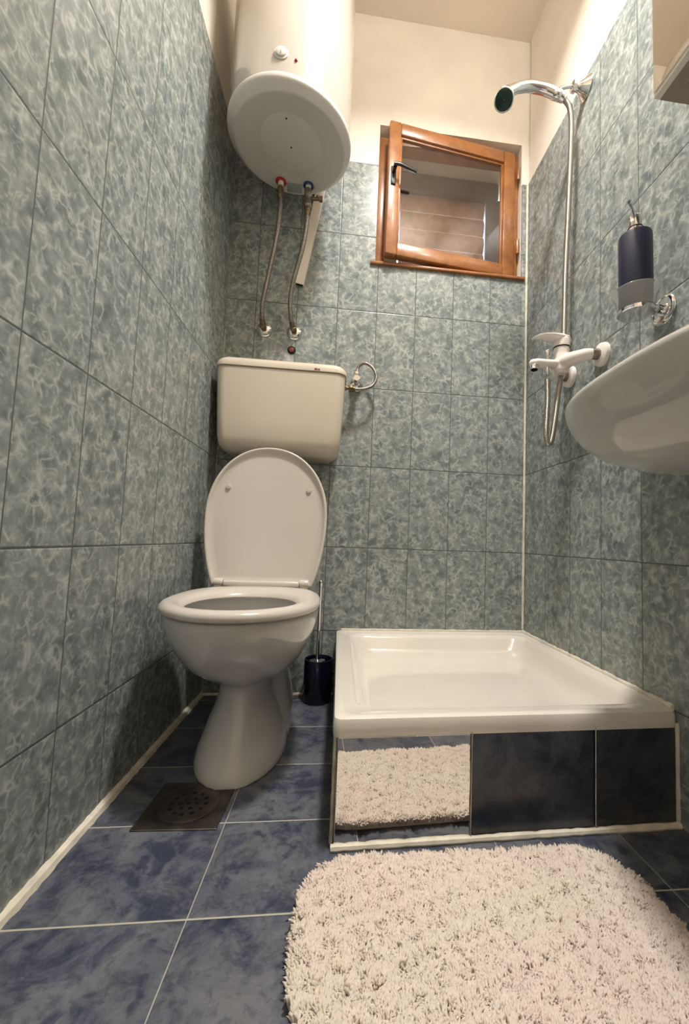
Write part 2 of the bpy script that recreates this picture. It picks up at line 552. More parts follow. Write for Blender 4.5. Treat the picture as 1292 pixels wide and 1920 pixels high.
for sx_, sy_ in ((.243, -.255), (.239, -.345)):
    m = MB(); m.lathe([(.0027, 1.7885), (.0027, 1.7900)], Matrix.Translation((sx_, sy_, 0)), 12)
    sub(m, 'screw', 'black', wh, parent=plate)
# dial on the casing front
ang = math.radians(-92.5)
def onr(ang, z, r=.188): return Vector((hc.x + r * math.cos(ang), hc.y + r * math.sin(ang), z))
d = Vector((math.cos(ang), math.sin(ang), 0))
m = MB(); m.lathe([(.0205, -.004), (.0205, .001), (.0195, .0025), (.015, .003), (.0145, .0065), (.013, .0075), (.001, .0075)], aim(onr(ang, 1.888), d), 40, cap1=False)
dial = sub(m, 'thermostat_dial', 'heater_plastic', wh)
m = MB(); m.box(-.001, -.011, .0073, .001, -.002, .0079, mtx=aim(onr(ang, 1.888), d)); sub(m, 'pointer', 'steel', wh, parent=dial)
a2 = math.radians(-80); d2 = Vector((math.cos(a2), math.sin(a2), 0))
m = MB(); m.ball(onr(a2, 1.876, .1885), .0042, seg=14); sub(m, 'indicator_light', 'red', wh, label='small red indicator light')
# rating label and connection collars
m = MB(); m.box(.210, -.118, 1.7925, .262, -.080, 1.7945, bev=.0005); sub(m, 'rating_plate', 'grey_label', wh)
C1 = Vector((.192, -.120, 1.795)); C2 = Vector((.287, -.117, 1.795))
for c, mat in ((C1, 'red'), (C2, 'blue')):
    m = MB(); m.lathe([(.018, .003), (.0185, -.006), (.016, -.0075), (.0115, -.006), (.0105, .002)], Matrix.Translation(c), 32)
    sub(m, 'connection_collar', mat, wh, label=mat + ' plastic collar')
    m = MB(); m.lathe([(.0100, .0), (.0100, -.018), (.0095, -.02)], Matrix.Translation(c), 24)
    sub(m, 'inlet_stub', 'white_plastic', wh)

# flexible hoses
def hexnut(m, p, d, r=.0115, h=.014, mat=None):
    m.lathe([(r * .9, 0), (r, .0015), (r, h - .0015), (r * .9, h)], aim(p, d), 6, mat)
def flange(name, x, z, label):
    r = empty(name, (x, 0, z), label, 'pipe rosette')
    m = MB(); m.lathe([(.029, 0), (.0285, .003), (.025, .007), (.017, .011), (.012, .0125)], aim((x, 0, z), (0, -1, 0)), 40)
    sub(m, 'cover_plate', 'chrome', r)
    m = MB(); m.lathe([(.011, .006), (.011, .022)], aim((x, 0, z), (0, -1, 0)), 6); m.lathe([(.009, .02), (.009, .030)], aim((x, 0, z), (0, -1, 0)), 20)
    sub(m, 'pipe_end', 'brass', r)
flange('pipe_rosette', .140, 1.312, 'chrome round pipe rosette on the wall at the end of the left hose')
flange('pipe_rosette', .249, 1.310, 'chrome pipe rosette on the wall directly above the rusty plug, holding the right hose')
def hose(name, pts, label, r=.0078):
    o = empty(name, pts[0], label, 'hose')
    P = spline(pts, 14)
    m = MB(); m.tube(P, r, 14); sub(m, 'braided_hose', 'braid', o)
    m = MB(); d = (P[2] - P[0]).normalized(); m.lathe([(.0098, -.004), (.0100, .0), (.0095, .024), (.0086, .026)], aim(P[0], d), 20); hexnut(m, P[0] - d * .012, d, .0125, .013)
    sub(m, 'nut', 'brass', o)
    m = MB(); d = (P[-3] - P[-1]).normalized(); m.lathe([(.0098, -.002), (.0100, .0), (.0095, .020), (.0086, .022)], aim(P[-1], d), 20); hexnut(m, P[-1] - d * .012, d, .0125, .013)
    sub(m, 'nut', 'brass', o)
    return o
hose('heater_hose', [(C1.x, C1.y, 1.758), (.193, -.112, 1.70), (.183, -.098, 1.60), (.158, -.075, 1.47), (.140, -.058, 1.375), (.139, -.045, 1.335), (.140, -.030, 1.316)],
     'left braided metal hose hanging from the red collar of the water heater')
hose('heater_hose', [(C2.x, C2.y, 1.708), (.287, -.112, 1.66), (.276, -.100, 1.575), (.249, -.080, 1.47), (.238, -.066, 1.40), (.240, -.052, 1.345), (.248, -.030, 1.314)],
     'right braided metal hose hanging from the blue collar of the water heater')
sv = empty('safety_valve', (C2.x, C2.y, 1.72), 'small metal safety valve between the blue collar and the right hose, outlet pointing right', 'valve')
m = MB(); m.lathe([(.0125, 1.777), (.0135, 1.773), (.0135, 1.752), (.0115, 1.748), (.0115, 1.728), (.0135, 1.725), (.0135, 1.713), (.011, 1.709)], Matrix.Translation((C2.x, C2.y, 0)), 24)
sub(m, 'valve_body', 'steel', sv)
m = MB(); m.tube([(C2.x, C2.y, 1.745), (C2.x + .046, C2.y - .004, 1.744)], .0062, 14)
m.lathe([(.0095, 0), (.0095, .012)], aim((C2.x + .040, C2.y - .004, 1.744), (1, 0, 0)), 6)
m.tube([(C2.x + .03, C2.y, 1.745), (C2.x + .034, C2.y - .002, 1.758)], .0045, 10)
sub(m, 'outlet', 'brass', sv)
# white trunking leaning down the wall
tr = empty('cable_trunking', (.26, 0, 1.49), 'white plastic trunking slanting down the wall from behind the water heater', 'trunking')
def slant(x0, z0, x1, z1, w, ya, yb, grow=0):
    a = Vector((x0, 0, z0)); b = Vector((x1, 0, z1)); d = (b - a).normalized(); n = Vector((d.z, 0, -d.x))
    return a, b, d, n
def trunk(m, ya, yb, w, ext=0, mat=None):
    a, b, d, n = slant(.2595, 1.494, .330, 1.93, w, ya, yb); a = a - d * ext
    loops = []
    for p in (a, b):
        loops.append([p + n * (-w / 2) + Vector((0, yb, 0)), p + n * (w / 2) + Vector((0, yb, 0)), p + n * (w / 2) + Vector((0, ya, 0)), p + n * (-w / 2) + Vector((0, ya, 0))])
    m.loft(loops, mat=mat)
m = MB(); trunk(m, -.016, -.0005, .032); sub(m, 'channel', 'white_plastic', tr)
m = MB(); trunk(m, -.0135, -.003, .026, .001)
sub(m, 'open_end', 'darkhole', tr, label='dark open end')
# rusty plug
pl = empty('pipe_plug', (.243, 0, 1.243), 'rusty round pipe plug in a dark hole in the wall just above the cistern', 'plug')
m = MB(); m.lathe([(.0150, .0), (.0155, .0015), (.0125, .003)], aim((.243, 0, 1.243), (0, -1, 0)), 14); sub(m, 'hole_edge', 'darkhole', pl)
m = MB(); m.lathe([(.0095, .002), (.0095, .007), (.004, .008)], aim((.243, 0, 1.243), (0, -1, 0)), 8); sub(m, 'plug_head', 'rust', pl)

# ------------------------------------------------------------------ cistern
cs = empty('toilet_cistern', (.235, 0, .81), 'ivory plastic toilet cistern fixed to the back wall above the toilet', 'cistern')
def cist_loop(z, inset, r, x0=.020, x1=.447, yf=-.150):
    return [Vector((p.x, p.y, z)) for p in rrect(x0 + inset, yf + inset, x1 - inset, -.002, r)]
m = MB()
lv = [(.826, .050, .02), (.828, .040, .03), (.836, .026, .032), (.850, .016, .034), (.875, .010, .034), (.93, .007, .034), (1.05, .002, .034), (1.1055, .001, .034)]
m.loft([cist_loop(z, i, r) for z, i, r in lv])
sub(m, 'tank', 'cistern', cs, smooth=60)
m = MB()
# lid, slightly domed
loops = [cist_loop(z, i, r) for z, i, r in ((1.108, -.001, .034), (1.109, -.003, .036), (1.122, -.003, .036), (1.132, .002, .034), (1.139, .012, .03), (1.1415, .04, .02))]
for l in loops[2:]:
    for p in l: p.z += .012 * (1 - ((p.x - .2335) / .22) ** 2) - .004
m.loft(loops)
cl = sub(m, 'cistern_lid', 'cistern', cs, smooth=60)
m = MB(); m.box(.342, -.1545, 1.1125, .352, -.1525, 1.1175); m.box(.354, -.1545, 1.1125, .360, -.1525, 1.1165)
sub(m, 'chip_mark', 'rust', cs, parent=cl, label='small brown chip')

# angle valve and supply hose
av = empty('angle_valve', (.482, 0, 1.125), 'chrome angle stop valve on the wall right of the cistern', 'valve')
m = MB(); m.lathe([(.028, 0), (.0275, .006), (.023, .014), (.014, .020), (.012, .022)], aim((.487, 0, 1.128), (0, -1, 0)), 36); sub(m, 'cover_plate', 'chrome', av)
m = MB(); m.tube([(.487, -.01, 1.128), (.487, -.05, 1.128)], .010, 18); m.tube([(.487, -.040, 1.128), (.487, -.040, 1.155)], .0085, 16); hexnut(m, (.487, -.040, 1.150), (0, 0, 1), .0115, .012)
sub(m, 'valve_body', 'chrome', av)
m = MB(); m.lathe([(.013, 0), (.0145, .004), (.0145, .020), (.012, .024), (.001, .024)], aim((.487, -.048, 1.124), (0, -1, .25)), 8, cap1=False); sub(m, 'handle', 'chrome', av)
sp = empty('supply_hose', (.487, -.04, 1.165), 'short braided metal hose looping from the angle valve to the cistern side', 'hose')
P = spline([(.487, -.040, 1.166), (.494, -.040, 1.187), (.515, -.042, 1.198), (.543, -.046, 1.182), (.558, -.05, 1.147), (.545, -.055, 1.112), (.512, -.06, 1.094), (.478, -.062, 1.091)], 12)
m = MB(); m.tube(P, .0056, 12); sub(m, 'braided_hose', 'braid', sp)
m = MB(); m.tube([P[0] - Vector((0, 0, .006)), P[4]], .0072, 14); sub(m, 'nut', 'chrome', sp)
m = MB(); m.tube([(.482, -.062, 1.091), (.462, -.062, 1.092)], .0085, 14); hexnut(m, (.474, -.062, 1.0915), (-1, 0, 0), .0118, .014); m.tube([(.463, -.062, 1.092), (.449, -.062, 1.092)], .006, 12); m.lathe([(.009, 0), (.009, .005)], aim((.452, -.062, 1.092), (-1, 0, 0)), 18)
sub(m, 'nut', 'brass', sp)

# ------------------------------------------------------------------ toilet
TO = (.2185, 0, 0); TR = math.radians(.9)
to = empty('toilet', TO, 'white floor-standing toilet with raised lid below the cistern', 'toilet', TR)
def egg(yf, yb, hw, ym, z, n=64, pf=2.0, pb=2.4):
    out = []
    for i in range(n):
        a = 2 * PI * i / n
        c, s_ = math.cos(a), math.sin(a)          # s<0 : front
        p = pf if s_ < 0 else pb
        x = hw * math.copysign(abs(c) ** (2 / p), c)
        L = (ym - yf) if s_ < 0 else (yb - ym)
        y = ym + L * math.copysign(abs(s_) ** (2 / p), s_)
        out.append(Vector((x, y, z)))
    return out
def lerp_levels(lv, k=4):
    """smooth (catmull) interpolation of level tuples"""
    A = np.array(lv, float); out = []
    A = np.vstack([2 * A[0] - A[1], A, 2 * A[-1] - A[-2]])
    for i in range(1, len(A) - 2):
        for j in range(k):
            t = j / k
            out.append(.5 * ((2 * A[i]) + (A[i + 1] - A[i - 1]) * t + (2 * A[i - 1] - 5 * A[i] + 4 * A[i + 1] - A[i + 2]) * t * t + (3 * A[i] - A[i - 1] - 3 * A[i + 1] + A[i + 2]) * t ** 3))
    out.append(A[-2])
    return out
outer = [(0, -.553, -.16, .110, -.37), (.03, -.546, -.16, .106, -.37), (.08, -.520, -.17, .090, -.365), (.13, -.482, -.18, .072, -.36), (.170, -.470, -.2, .064, -.37),
         (.195, -.480, -.23, .070, -.38), (.215, -.525, -.24, .100, -.40), (.245, -.580, -.23, .131, -.41), (.29, -.628, -.21, .157, -.42), (.335, -.654, -.20, .173, -.43), (.366, -.661, -.20, .179, -.43), (.3765, -.659, -.20, .177, -.43)]
m = MB()
m.loft([egg(a[1], a[2], a[3], a[4], a[0]) for a in lerp_levels(outer, 4)])
A = m.build('bowl', 'porcelain')
m = MB()
rear = [(0, -.40, -.10, .100, -.27), (.06, -.39, -.10, .097, -.27), (.12, -.37, -.10, .085, -.26), (.18, -.35, -.09, .076, -.25), (.25, -.34, -.085, .078, -.22), (.32, -.34, -.08, .095, -.20), (.3765, -.34, -.08, .115, -.20)]
m.loft([egg(a[1], a[2], a[3], a[4], a[0], pf=2.6, pb=4) for a in lerp_levels(rear, 4)])
m.v = [(x + .012, y, z) for x, y, z in m.v]
Bm = m.build('rear_tmp', 'porcelain')
m = MB()
inner = [(.40, -.628, -.30, .138, -.45), (.355, -.628, -.30, .138, -.45), (.340, -.632, -.29, .145, -.44), (.30, -.605, -.29, .133, -.43), (.25, -.54, -.30, .095, -.41), (.205, -.46, -.32, .055, -.39), (.19, -.43, -.34, .03, -.39)]
m.loft([egg(a[1], a[2], a[3], a[4], a[0]) for a in inner])
Cm = m.build('cavity_tmp', 'porcelain')
# join the two solids, fuse and smooth them, then hollow the bowl
bmj = bmesh.new(); bmj.from_mesh(A.data); bmj.from_mesh(Bm.data); bmj.to_mesh(A.data); bmj.free()
mod = A.modifiers.new('r', 'REMESH'); mod.mode = 'VOXEL'; mod.voxel_size = .0045; mod.use_smooth_shade = True
mod = A.modifiers.new('s', 'SMOOTH'); mod.factor = .5; mod.iterations = 8
mod = A.modifiers.new('b', 'BOOLEAN'); mod.operation = 'DIFFERENCE'; mod.object = Cm; mod.solver = 'EXACT'
bpy.context.view_layer.update()
dg = bpy.context.evaluated_depsgraph_get()
me = bpy.data.meshes.new_from_object(A.evaluated_get(dg))
A.modifiers.clear(); A.data = me
me.materials.clear(); me.materials.append(M['porcelain'])
me.polygons.foreach_set('use_smooth', [True] * len(me.polygons)); me.set_sharp_from_angle(angle=math.radians(50))
bpy.data.objects.remove(Bm); bpy.data.objects.remove(Cm)
A.parent = to
# seat ring
def ring(z, o_in, yf=-.672, yb=-.222, hw=.181): return egg(yf + o_in, yb - o_in, hw - o_in, -.455, z, 96, 2.0, 2.9)
def hole(z, g): return egg(-.630 - g, -.335 + g, .127 + g, -.480, z, 96, 2.0, 2.2)
m = MB()
m.loft([ring(.3795, .010), ring(.3785, .003), ring(.383, -.0005), ring(.391, -.001), ring(.397, .004), ring(.4005, .011), ring(.4015, .020),
        hole(.399, .014), hole(.393, .005), hole(.388, .001), hole(.384, -.001), hole(.380, .004), hole(.379, .012)], wrap=True)
m.build('seat', 'seat', to, smooth=70)
for x, y in ((-.125, -.53), (.125, -.53), (-.12, -.33), (.12, -.33)):
    m = MB(); m.box(x - .012, y - .006, .364, x + .012, y + .006, .381, bev=.002)
    m.build('seat_buffer', 'seat', to)
# raised lid: outline in (u, s), leaning back
def lid_pts(inset, d, n=72):
    tilt = math.radians(-5.5)
    out = []
    sm, top, hw = .215, .438, .186
    for i in range(n):
        a = 2 * PI * i / n
        c, s_ = math.cos(a), math.sin(a)
        if s_ >= 0:
            x = (hw - inset) * math.copysign(abs(c) ** (2 / 2.1), c); s = sm + (top - sm - inset) * abs(s_) ** (2 / 2.1)
        else:
            k = abs(s_)
            x = (hw - inset) * c / max(abs(c), 1e-6) * math.sqrt(max(0, 1 - (min(k, 1) * .62) ** 2)) if abs(c) > .25 else None
            if x is None:
                x = (hw - inset) * math.sqrt(1 - (.9682 * .62) ** 2) * (c / .25)
                s = inset
            else:
                s = sm - (sm - inset) * (k / .9682)
        y = -d
        out.append(Vector((x, -.206 + y * math.cos(tilt) - s * math.sin(tilt), .398 + s * math.cos(tilt) + y * math.sin(tilt))))
    return out
m = MB()
m.loft([lid_pts(.030, -.010), lid_pts(.012, -.008), lid_pts(.002, -.002), lid_pts(0, .006), lid_pts(.001, .013), lid_pts(.004, .0155), lid_pts(.008, .0145), lid_pts(.011, .010), lid_pts(.016, .0055), lid_pts(.03, .004)])
lid = m.build('lid', 'seat', to, smooth=60)
for u in (-.124, .124):
    m = MB(); y0 = -.206 + .03
    p = Vector((u, -.206 + .300 * math.sin(math.radians(5.5)) - .004, .398 + .303))
    m.lathe([(.0078, -.003), (.0078, .0035), (.0065, .0055), (.001, .006)], aim(p, (0, -1, 0)), 20, cap1=False)
    m.build('bumper', 'seat', lid)
# hinge bar with two knuckles
m = MB(); m.box(-.112, -.236, .398, .112, -.212, .416, bev=.006, seg=3)
m.build('hinge_bar', 'seat', to)
for u in (-.126, .126):
    m = MB(); m.lathe([(.0115, -.013), (.0125, -.011), (.0125, .011), (.0115, .013)], aim((u, -.222, .409), (1, 0, 0)), 24); m.box(u - .012, -.232, .385, u + .012, -.208, .405, bev=.004)
    m.build('hinge_knuckle', 'seat', to)
# seat fixing hole in the porcelain flank
m = MB(); m.lathe([(.014, 0), (.0155, .0015), (.0155, .004)], aim((.118, -.215, .315), (1, -.15, -.2)), 24); m.build('side_plug', 'porcelain', to)

# ------------------------------------------------------------------ toilet brush
br = empty('toilet_brush', (.396, -.056, 0), 'navy blue toilet brush holder with thin chrome handle beside the shower tray', 'toilet brush')
m = MB(); m.lathe([(.046, 0), (.048, .003), (.048, .138), (.047, .1405), (.044, .1405), (.043, .138), (.043, .125), (.02, .124)], Matrix.Translation((.3965, -.056, 0)), 48); sub(m, 'holder', 'navy_gloss', br)
m = MB(); m.lathe([(.03, .124), (.031, .130), (.026, .135), (.008, .138), (.0055, .145), (.0052, .385), (.0065, .388), (.0065, .402), (.004, .405)], Matrix.Translation((.392, -.056, 0)), 24); sub(m, 'handle', 'chrome', br)

# ------------------------------------------------------------------ floor drain
fd = empty('floor_drain', (.168, -.592, 0), 'square tarnished steel floor drain by the foot of the toilet', 'drain')
rot = Matrix.Translation((.168, -.594, 0)) @ Matrix.Rotation(math.radians(-1.5), 4, 'Z')
m = MB()
sq = [rot @ p for p in rrect(-.078, -.074, .078, .074, .002, .0045)]
seg = len(sq)
def circ(r, z): return [rot @ Vector((r * math.cos(math.radians(0) + 2 * PI * k / seg + .02), r * math.sin(2 * PI * k / seg + .02), z)) for k in range(seg)]
def sqz(z, g=0): return [rot @ p for p in rrect(-.078 + g, -.074 + g, .078 - g, .074 - g, .002, z)]
# align square loop start with angle 0
def ang_of(p): q = rot.inverted() @ p; return math.atan2(q.y, q.x)
def circ_match(r, z, g=0): return [rot @ Vector((r * math.cos(ang_of(p)), r * math.sin(ang_of(p)), z)) for p in sqz(z, g)]
m.loft([sqz(0), sqz(.002), sqz(.0028, .001), circ_match(.061, .0022), circ_match(.0595, .0012), circ_match(.059, .0005)], cap0=True, cap1=True)
sub(m, 'frame', 'steel_dull', fd)
# perforated grate: solid disc, near-black discs on top paint the shaded holes
bm = bmesh.new()
holes = []
for ringn, rr in ((6, .017), (12, .034)):
    for k in range(ringn): holes.append((rr * math.cos(2 * PI * k / ringn), rr * math.sin(2 * PI * k / ringn)))
holes.append((0, 0))
m = MB()
m.lathe([(.0575, .001), (.0575, .0032), (.0565, .0036), (.001, .0036)], rot, 64, cap1=False)
g = sub(m, 'grate', 'steel_dull', fd)
m = MB()
for hx_, hy_ in holes: m.lathe([(.0046, .0030), (.0046, .00375)], rot @ Matrix.Translation((hx_, hy_, 0)), 12)
sub(m, 'grate_holes', 'darkhole', fd, parent=g, label='dark round holes')

# ------------------------------------------------------------------ shower tray and its plinth
TZ = .226
FL, FR = -.733, -.712       # front edge at left and right
def skew(p, inset=0):
    t = (p.x - .452) / (W - .452)
    f = FL + (FR - FL) * t
    k = p.y / -.72
    return Vector((p.x, p.y + (f + .72) * k, p.z))
def tl(x0, yf, x1, yb, r, z): return [skew(p) for p in rrect(x0, yf, x1, yb, r, z, 10)]
trr = empty('shower_tray', (.80, -.36, .19), 'square white enamel shower tray in the corner on the tiled plinth', 'shower tray')
m = MB()
m.loft([tl(.453, -.7195, W - .001, -.001, .014, .192), tl(.452, -.7205, W - .0005, -.0005, .015, .198), tl(.452, -.7205, W - .0005, -.0005, .016, .216), tl(.454, -.718, W - .002, -.002, .016, .2235), tl(.460, -.711, W - .008, -.008, .016, TZ),
        tl(.472, -.697, W - .016, -.018, .03, TZ - .001), tl(.476, -.692, W - .018, -.022, .034, TZ - .0035), tl(.492, -.672, W - .022, -.036, .045, TZ - .0045), tl(.497, -.666, W - .026, -.041, .048, TZ - .006),
        tl(.507, -.655, W - .034, -.050, .05, TZ - .018), tl(.518, -.64, W - .045, -.062, .055, TZ - .045), tl(.53, -.625, W - .058, -.078, .06, TZ - .065), tl(.548, -.605, W - .075, -.10, .06, TZ - .074), tl(.60, -.55, W - .13, -.15, .05, TZ - .078)],
       cap0=False)
sub(m, 'tray_body', 'enamel', trr, smooth=50)
ph = empty('tray_plinth', (.80, -.36, 0), 'low plinth under the shower tray faced with a mirror panel and two dark blue tiles', 'plinth')
m = MB()
m.loft([tl(.4585, -.711, W - .001, -.001, .002, 0), tl(.4585, -.711, W - .001, -.001, .002, .191), tl(.50, -.69, W - .02, -.03, .002, .191), tl(.50, -.69, W - .02, -.03, .002, 0)], wrap=True)
sub(m, 'masonry', 'grout', ph)
def front_panel(x0, x1, z0, z1, th=.006, bev=.0012):
    m = MB()
    def fy(x): return skew(Vector((x, -.711, 0))).y
    a = Vector((x0, fy(x0), 0)); b = Vector((x1, fy(x1), 0)); d = (b - a).normalized(); n = Vector((d.y, -d.x, 0))
    mt = Matrix(((d.x, n.x, 0, a.x), (d.y, n.y, 0, a.y), (0, 0, 1, 0), (0, 0, 0, 1)))
    m.box(0, -.001, z0, (b - a).length, th, z1, bev=bev, mtx=mt)
    return m
fpm = front_panel(.4615, .712, .006, .1905)
fpm.v = [(x, y + (z - .19) * .016, z) for x, y, z in fpm.v]
sub(fpm, 'mirror_panel', 'mirror', ph, smooth=0, label='mirrored panel')
sub(front_panel(.7155, .9655, .010, .194), 'tile', 'slate_shaded', ph)
sub(front_panel(.9685, 1.146, .010, .195), 'tile', 'slate_shaded', ph)
m = MB(); m.box(.455, -.700, .002, .4595, -.002, .196, bev=.001)
sub(m, 'side_tile', 'slate_shaded', ph)
seam('trim_5', [(.456, -.733, .004), (W - .004, -.714, .004)], .0066, wob=.35)
seam('trim_10', [(.7138, -.7262, .010), (.7138, -.7262, .196)], .0012, 'grout')
seam('trim_11', [(.967, -.7188, .010), (.967, -.7188, .197)], .0012, 'grout')
seam('trim_6', [(W - .004, -.711, .01), (W - .004, -.711, .20)], .0042, wob=.3)
seam('trim_7', [(W - .002, -.70, TZ + .001), (W - .002, -.003, TZ + .001)], .0058, wob=.5)
seam('trim_8', [(.470, -.002, TZ + .001), (W - .002, -.002, TZ + .001)], .004, wob=.3)
seam('trim_9', [(.4565, -.725, .008), (.4565, -.725, .196)], .0032, 'grout', wob=.4)

# ------------------------------------------------------------------ shower set
RZ = Vector((W, -.398, 1.975))
sb = empty('shower_bracket', RZ, 'chrome wall bracket with conical rosette holding the hand shower high on the right wall', 'shower bracket')
m = MB(); m.lathe([(.034, 0), (.034, .002), (.027, .010), (.018, .020), (.0125, .030), (.012, .034), (.016, .036), (.016, .046), (.010, .049)], aim(RZ, (-1, .05, .03)), 40); sub(m, 'rosette', 'chrome', sb)
m = MB(); m.tube(spline([(W - .045, -.396, 1.977), (W - .060, -.394, 1.976), (W - .078, -.392, 1.970), (W - .092, -.390, 1.960)], 6), .0055, 12); sub(m, 'arm', 'chrome', sb)
m = MB(); m.lathe([(.0145, -.013), (.0155, -.011), (.0155, .011), (.0145, .013)], aim((1.062, -.386, 1.953), (-1, .03, .22)), 30); sub(m, 'holder_ring', 'chrome', sb)
hs = empty('hand_shower', (1.06, -.386, 1.955), 'chrome hand shower with dark green spray face hanging over the shower tray', 'hand shower')
H = spline([(1.085, -.386, 1.944), (1.06, -.386, 1.954), (1.02, -.385, 1.967), (.975, -.384, 1.969), (.935, -.383, 1.957), (.905, -.382, 1.937)], 8)
m = MB(); m.tube(H, lambda t: (.0125 + .004 * math.sin(t * PI) ** .8 if t < .8 else .0148 + (t - .8) * .02), 24); sub(m, 'handle', 'chrome', hs, smooth=70)
fd_ = Vector((-.25, -.60, -.76)).normalized()
hc_ = Vector((.893, -.383, 1.912))
m = MB(); m.lathe([(.001, -.030), (.012, -.028), (.022, -.020), (.0285, -.006), (.030, .006), (.0295, .010), (.026, .0115)], aim(hc_, fd_), 40, cap0=False); sub(m, 'head', 'chrome', hs, smooth=70)
m = MB(); m.lathe([(.0265, .009), (.0262, .0125), (.02, .0145), (.001, .0150)], aim(hc_, fd_), 40, cap1=False); fc = sub(m, 'spray_face', 'green', hs, label='dark green spray face')

def ribbed(P, r, pitch=.0034):
    """resample a path and give it ring ribs"""
    P = [Vector(p) for p in P]
    L = [0]
    for i in range(1, len(P)): L.append(L[-1] + (P[i] - P[i - 1]).length)
    n = int(L[-1] / pitch) * 4; out = []; j = 0; rr = []
    for k in range(n + 1):
        s = L[-1] * k / n
        while j < len(P) - 2 and L[j + 1] < s: j += 1
        f = (s - L[j]) / max(1e-9, L[j + 1] - L[j]); out.append(P[j].lerp(P[j + 1], f)); rr.append(r * (1 - (.15 if k % 4 == 0 else (.03 if k % 4 == 2 else .07))))
    return out, rr
FZ = Vector((1.078, -.392, 1.093))
shh = empty('shower_hose', (1.036, -.392, 1.05), 'long ribbed metal shower hose looping from the tap up to the hand shower', 'hose')
SP = Vector((1.034, -.392, 1.060))
P = spline([SP + Vector((0, 0, -.02)), (1.036, -.392, .99), (1.035, -.390, .93), (1.034, -.388, .885), (1.038, -.386, .858), (1.047, -.384, .850), (1.055, -.382, .866), (1.066, -.380, .93), (1.078, -.376, 1.01),
            (1.092, -.366, 1.07), (1.104, -.358, 1.14), (1.106, -.358, 1.25), (1.107, -.362, 1.40), (1.111, -.37, 1.60), (1.114, -.377, 1.78), (1.113, -.382, 1.87), (1.105, -.385, 1.918), (1.088, -.386, 1.941)], 14)
pp, rr = ribbed(P, .0086)
m = MB(); m.tube(pp, rr, 10); sub(m, 'ribbed_tube', 'hose', shh, smooth=80)
m = MB(); m.lathe([(.0098, .016), (.0108, .012), (.0108, -.004), (.0085, -.010)], Matrix.Translation(SP), 24); sub(m, 'nut', 'chrome', shh)
m = MB(); m.tube([P[-1], (1.083, -.386, 1.945), (1.070, -.386, 1.951)], .0105, 18); sub(m, 'nut', 'chrome', shh)

tap = empty('mixer_tap', (W, -.394, 1.088), 'white wall-mounted shower mixer tap with flat lever on the right wall', 'tap')
for y, z in ((-.473, 1.086), (-.315, 1.086)):
    m = MB(); m.lathe([(.033, 0), (.0335, .003), (.031, .010), (.024, .014), (.012, .015)], aim((W, y, z), (-1, 0, 0)), 40); sub(m, 'wall_flange', 'white_paint', tap)
    m = MB(); m.lathe([(.0145, .012), (.0150, .015), (.0150, .031), (.014, .034)], aim((W, y, z), (-1, 0, 0)), 24); sub(m, 'union_nut', 'steel', tap, label='grey metal nut')
m = MB()
m.tube(spline([(W - .030, -.471, 1.086), (W - .045, -.466, 1.086), (W - .058, -.445, 1.087), (W - .068, -.42, 1.089), (W - .074, -.394, 1.090), (W - .068, -.368, 1.089), (W - .058, -.343, 1.087), (W - .045, -.322, 1.086), (W - .030, -.317, 1.086)], 6), lambda t: .0155 + .006 * math.sin(t * PI) ** 2, 24)
m.lathe([(.012, -.030), (.0215, -.022), (.0235, -.005), (.0225, .012), (.0215, .028), (.0225, .040), (.0225, .048)], Matrix.Translation((1.077, -.394, 1.088)), 36)
m.tube(spline([(1.078, -.394, 1.086), (1.055, -.394, 1.085), (1.03, -.394, 1.084), (1.005, -.394, 1.084), (.990, -.394, 1.083)], 5), lambda t: ((.0125, .0165) if t < .93 else (.010, .0135)), 24)
m.ball((.990, -.394, 1.083), .0118, sy=1.15)
m.bm_ = None
body = sub(m, 'body', 'white_paint', tap, smooth=70)
mod = body.modifiers.new('r', 'REMESH'); mod.mode = 'VOXEL'; mod.voxel_size = .0014; mod.use_smooth_shade = True
mod = body.modifiers.new('s', 'SMOOTH'); mod.factor = .5; mod.iterations = 10
m = MB(); m.lathe([(.0235, .0485), (.0238, .052), (.0242, .066), (.023, .074), (.018, .079), (.001, .081)], Matrix.Translation((1.077, -.394, 1.088)), 36, cap1=False)
# wing lever
loops = []
for x, z, hw, th in ((1.101, 1.158, .012, .012), (1.091, 1.162, .021, .022), (1.070, 1.163, .0245, .026), (1.045, 1.166, .0235, .016), (1.02, 1.167, .0195, .009), (1.0, 1.163, .015, .006), (.988, 1.158, .008, .003), (.984, 1.156, .003, .0015)):
    loops.append([Vector((x, -.394 + hw * math.cos(a), z + th * .5 * math.sin(a))) for a in [2 * PI * k / 20 for k in range(20)]])
m.loft(loops)
sub(m, 'lever', 'white_paint', tap, smooth=60)
m = MB(); m.lathe([(.0240, .0455), (.0242, .0465), (.0242, .0478), (.0240, .0488)], Matrix.Translation((1.077, -.394, 1.088)), 36); sub(m, 'seal_ring', 'black', tap)
m = MB(); m.lathe([(.0048, .008), (.0048, .018), (.0095, .020), (.0105, .024), (.0100, .036), (.0090, .039), (.001, .039)], Matrix.Translation((1.034, -.394, 1.085)), 20, cap1=False); sub(m, 'diverter_knob', 'chrome', tap)
m = MB(); m.lathe([(.0108, .004), (.0118, 0), (.0118, -.010), (.0098, -.011), (.0098, -.004)], aim((.993, -.395, 1.073), (.1, .12, 1)), 24); nz = sub(m, 'spout_nozzle', 'chrome', tap)
m = MB(); m.lathe([(.0096, -.0095), (.001, -.0095)], aim((.993, -.395, 1.073), (.1, .12, 1)), 20, cap1=False); sub(m, 'aerator', 'darkhole', tap, parent=nz)

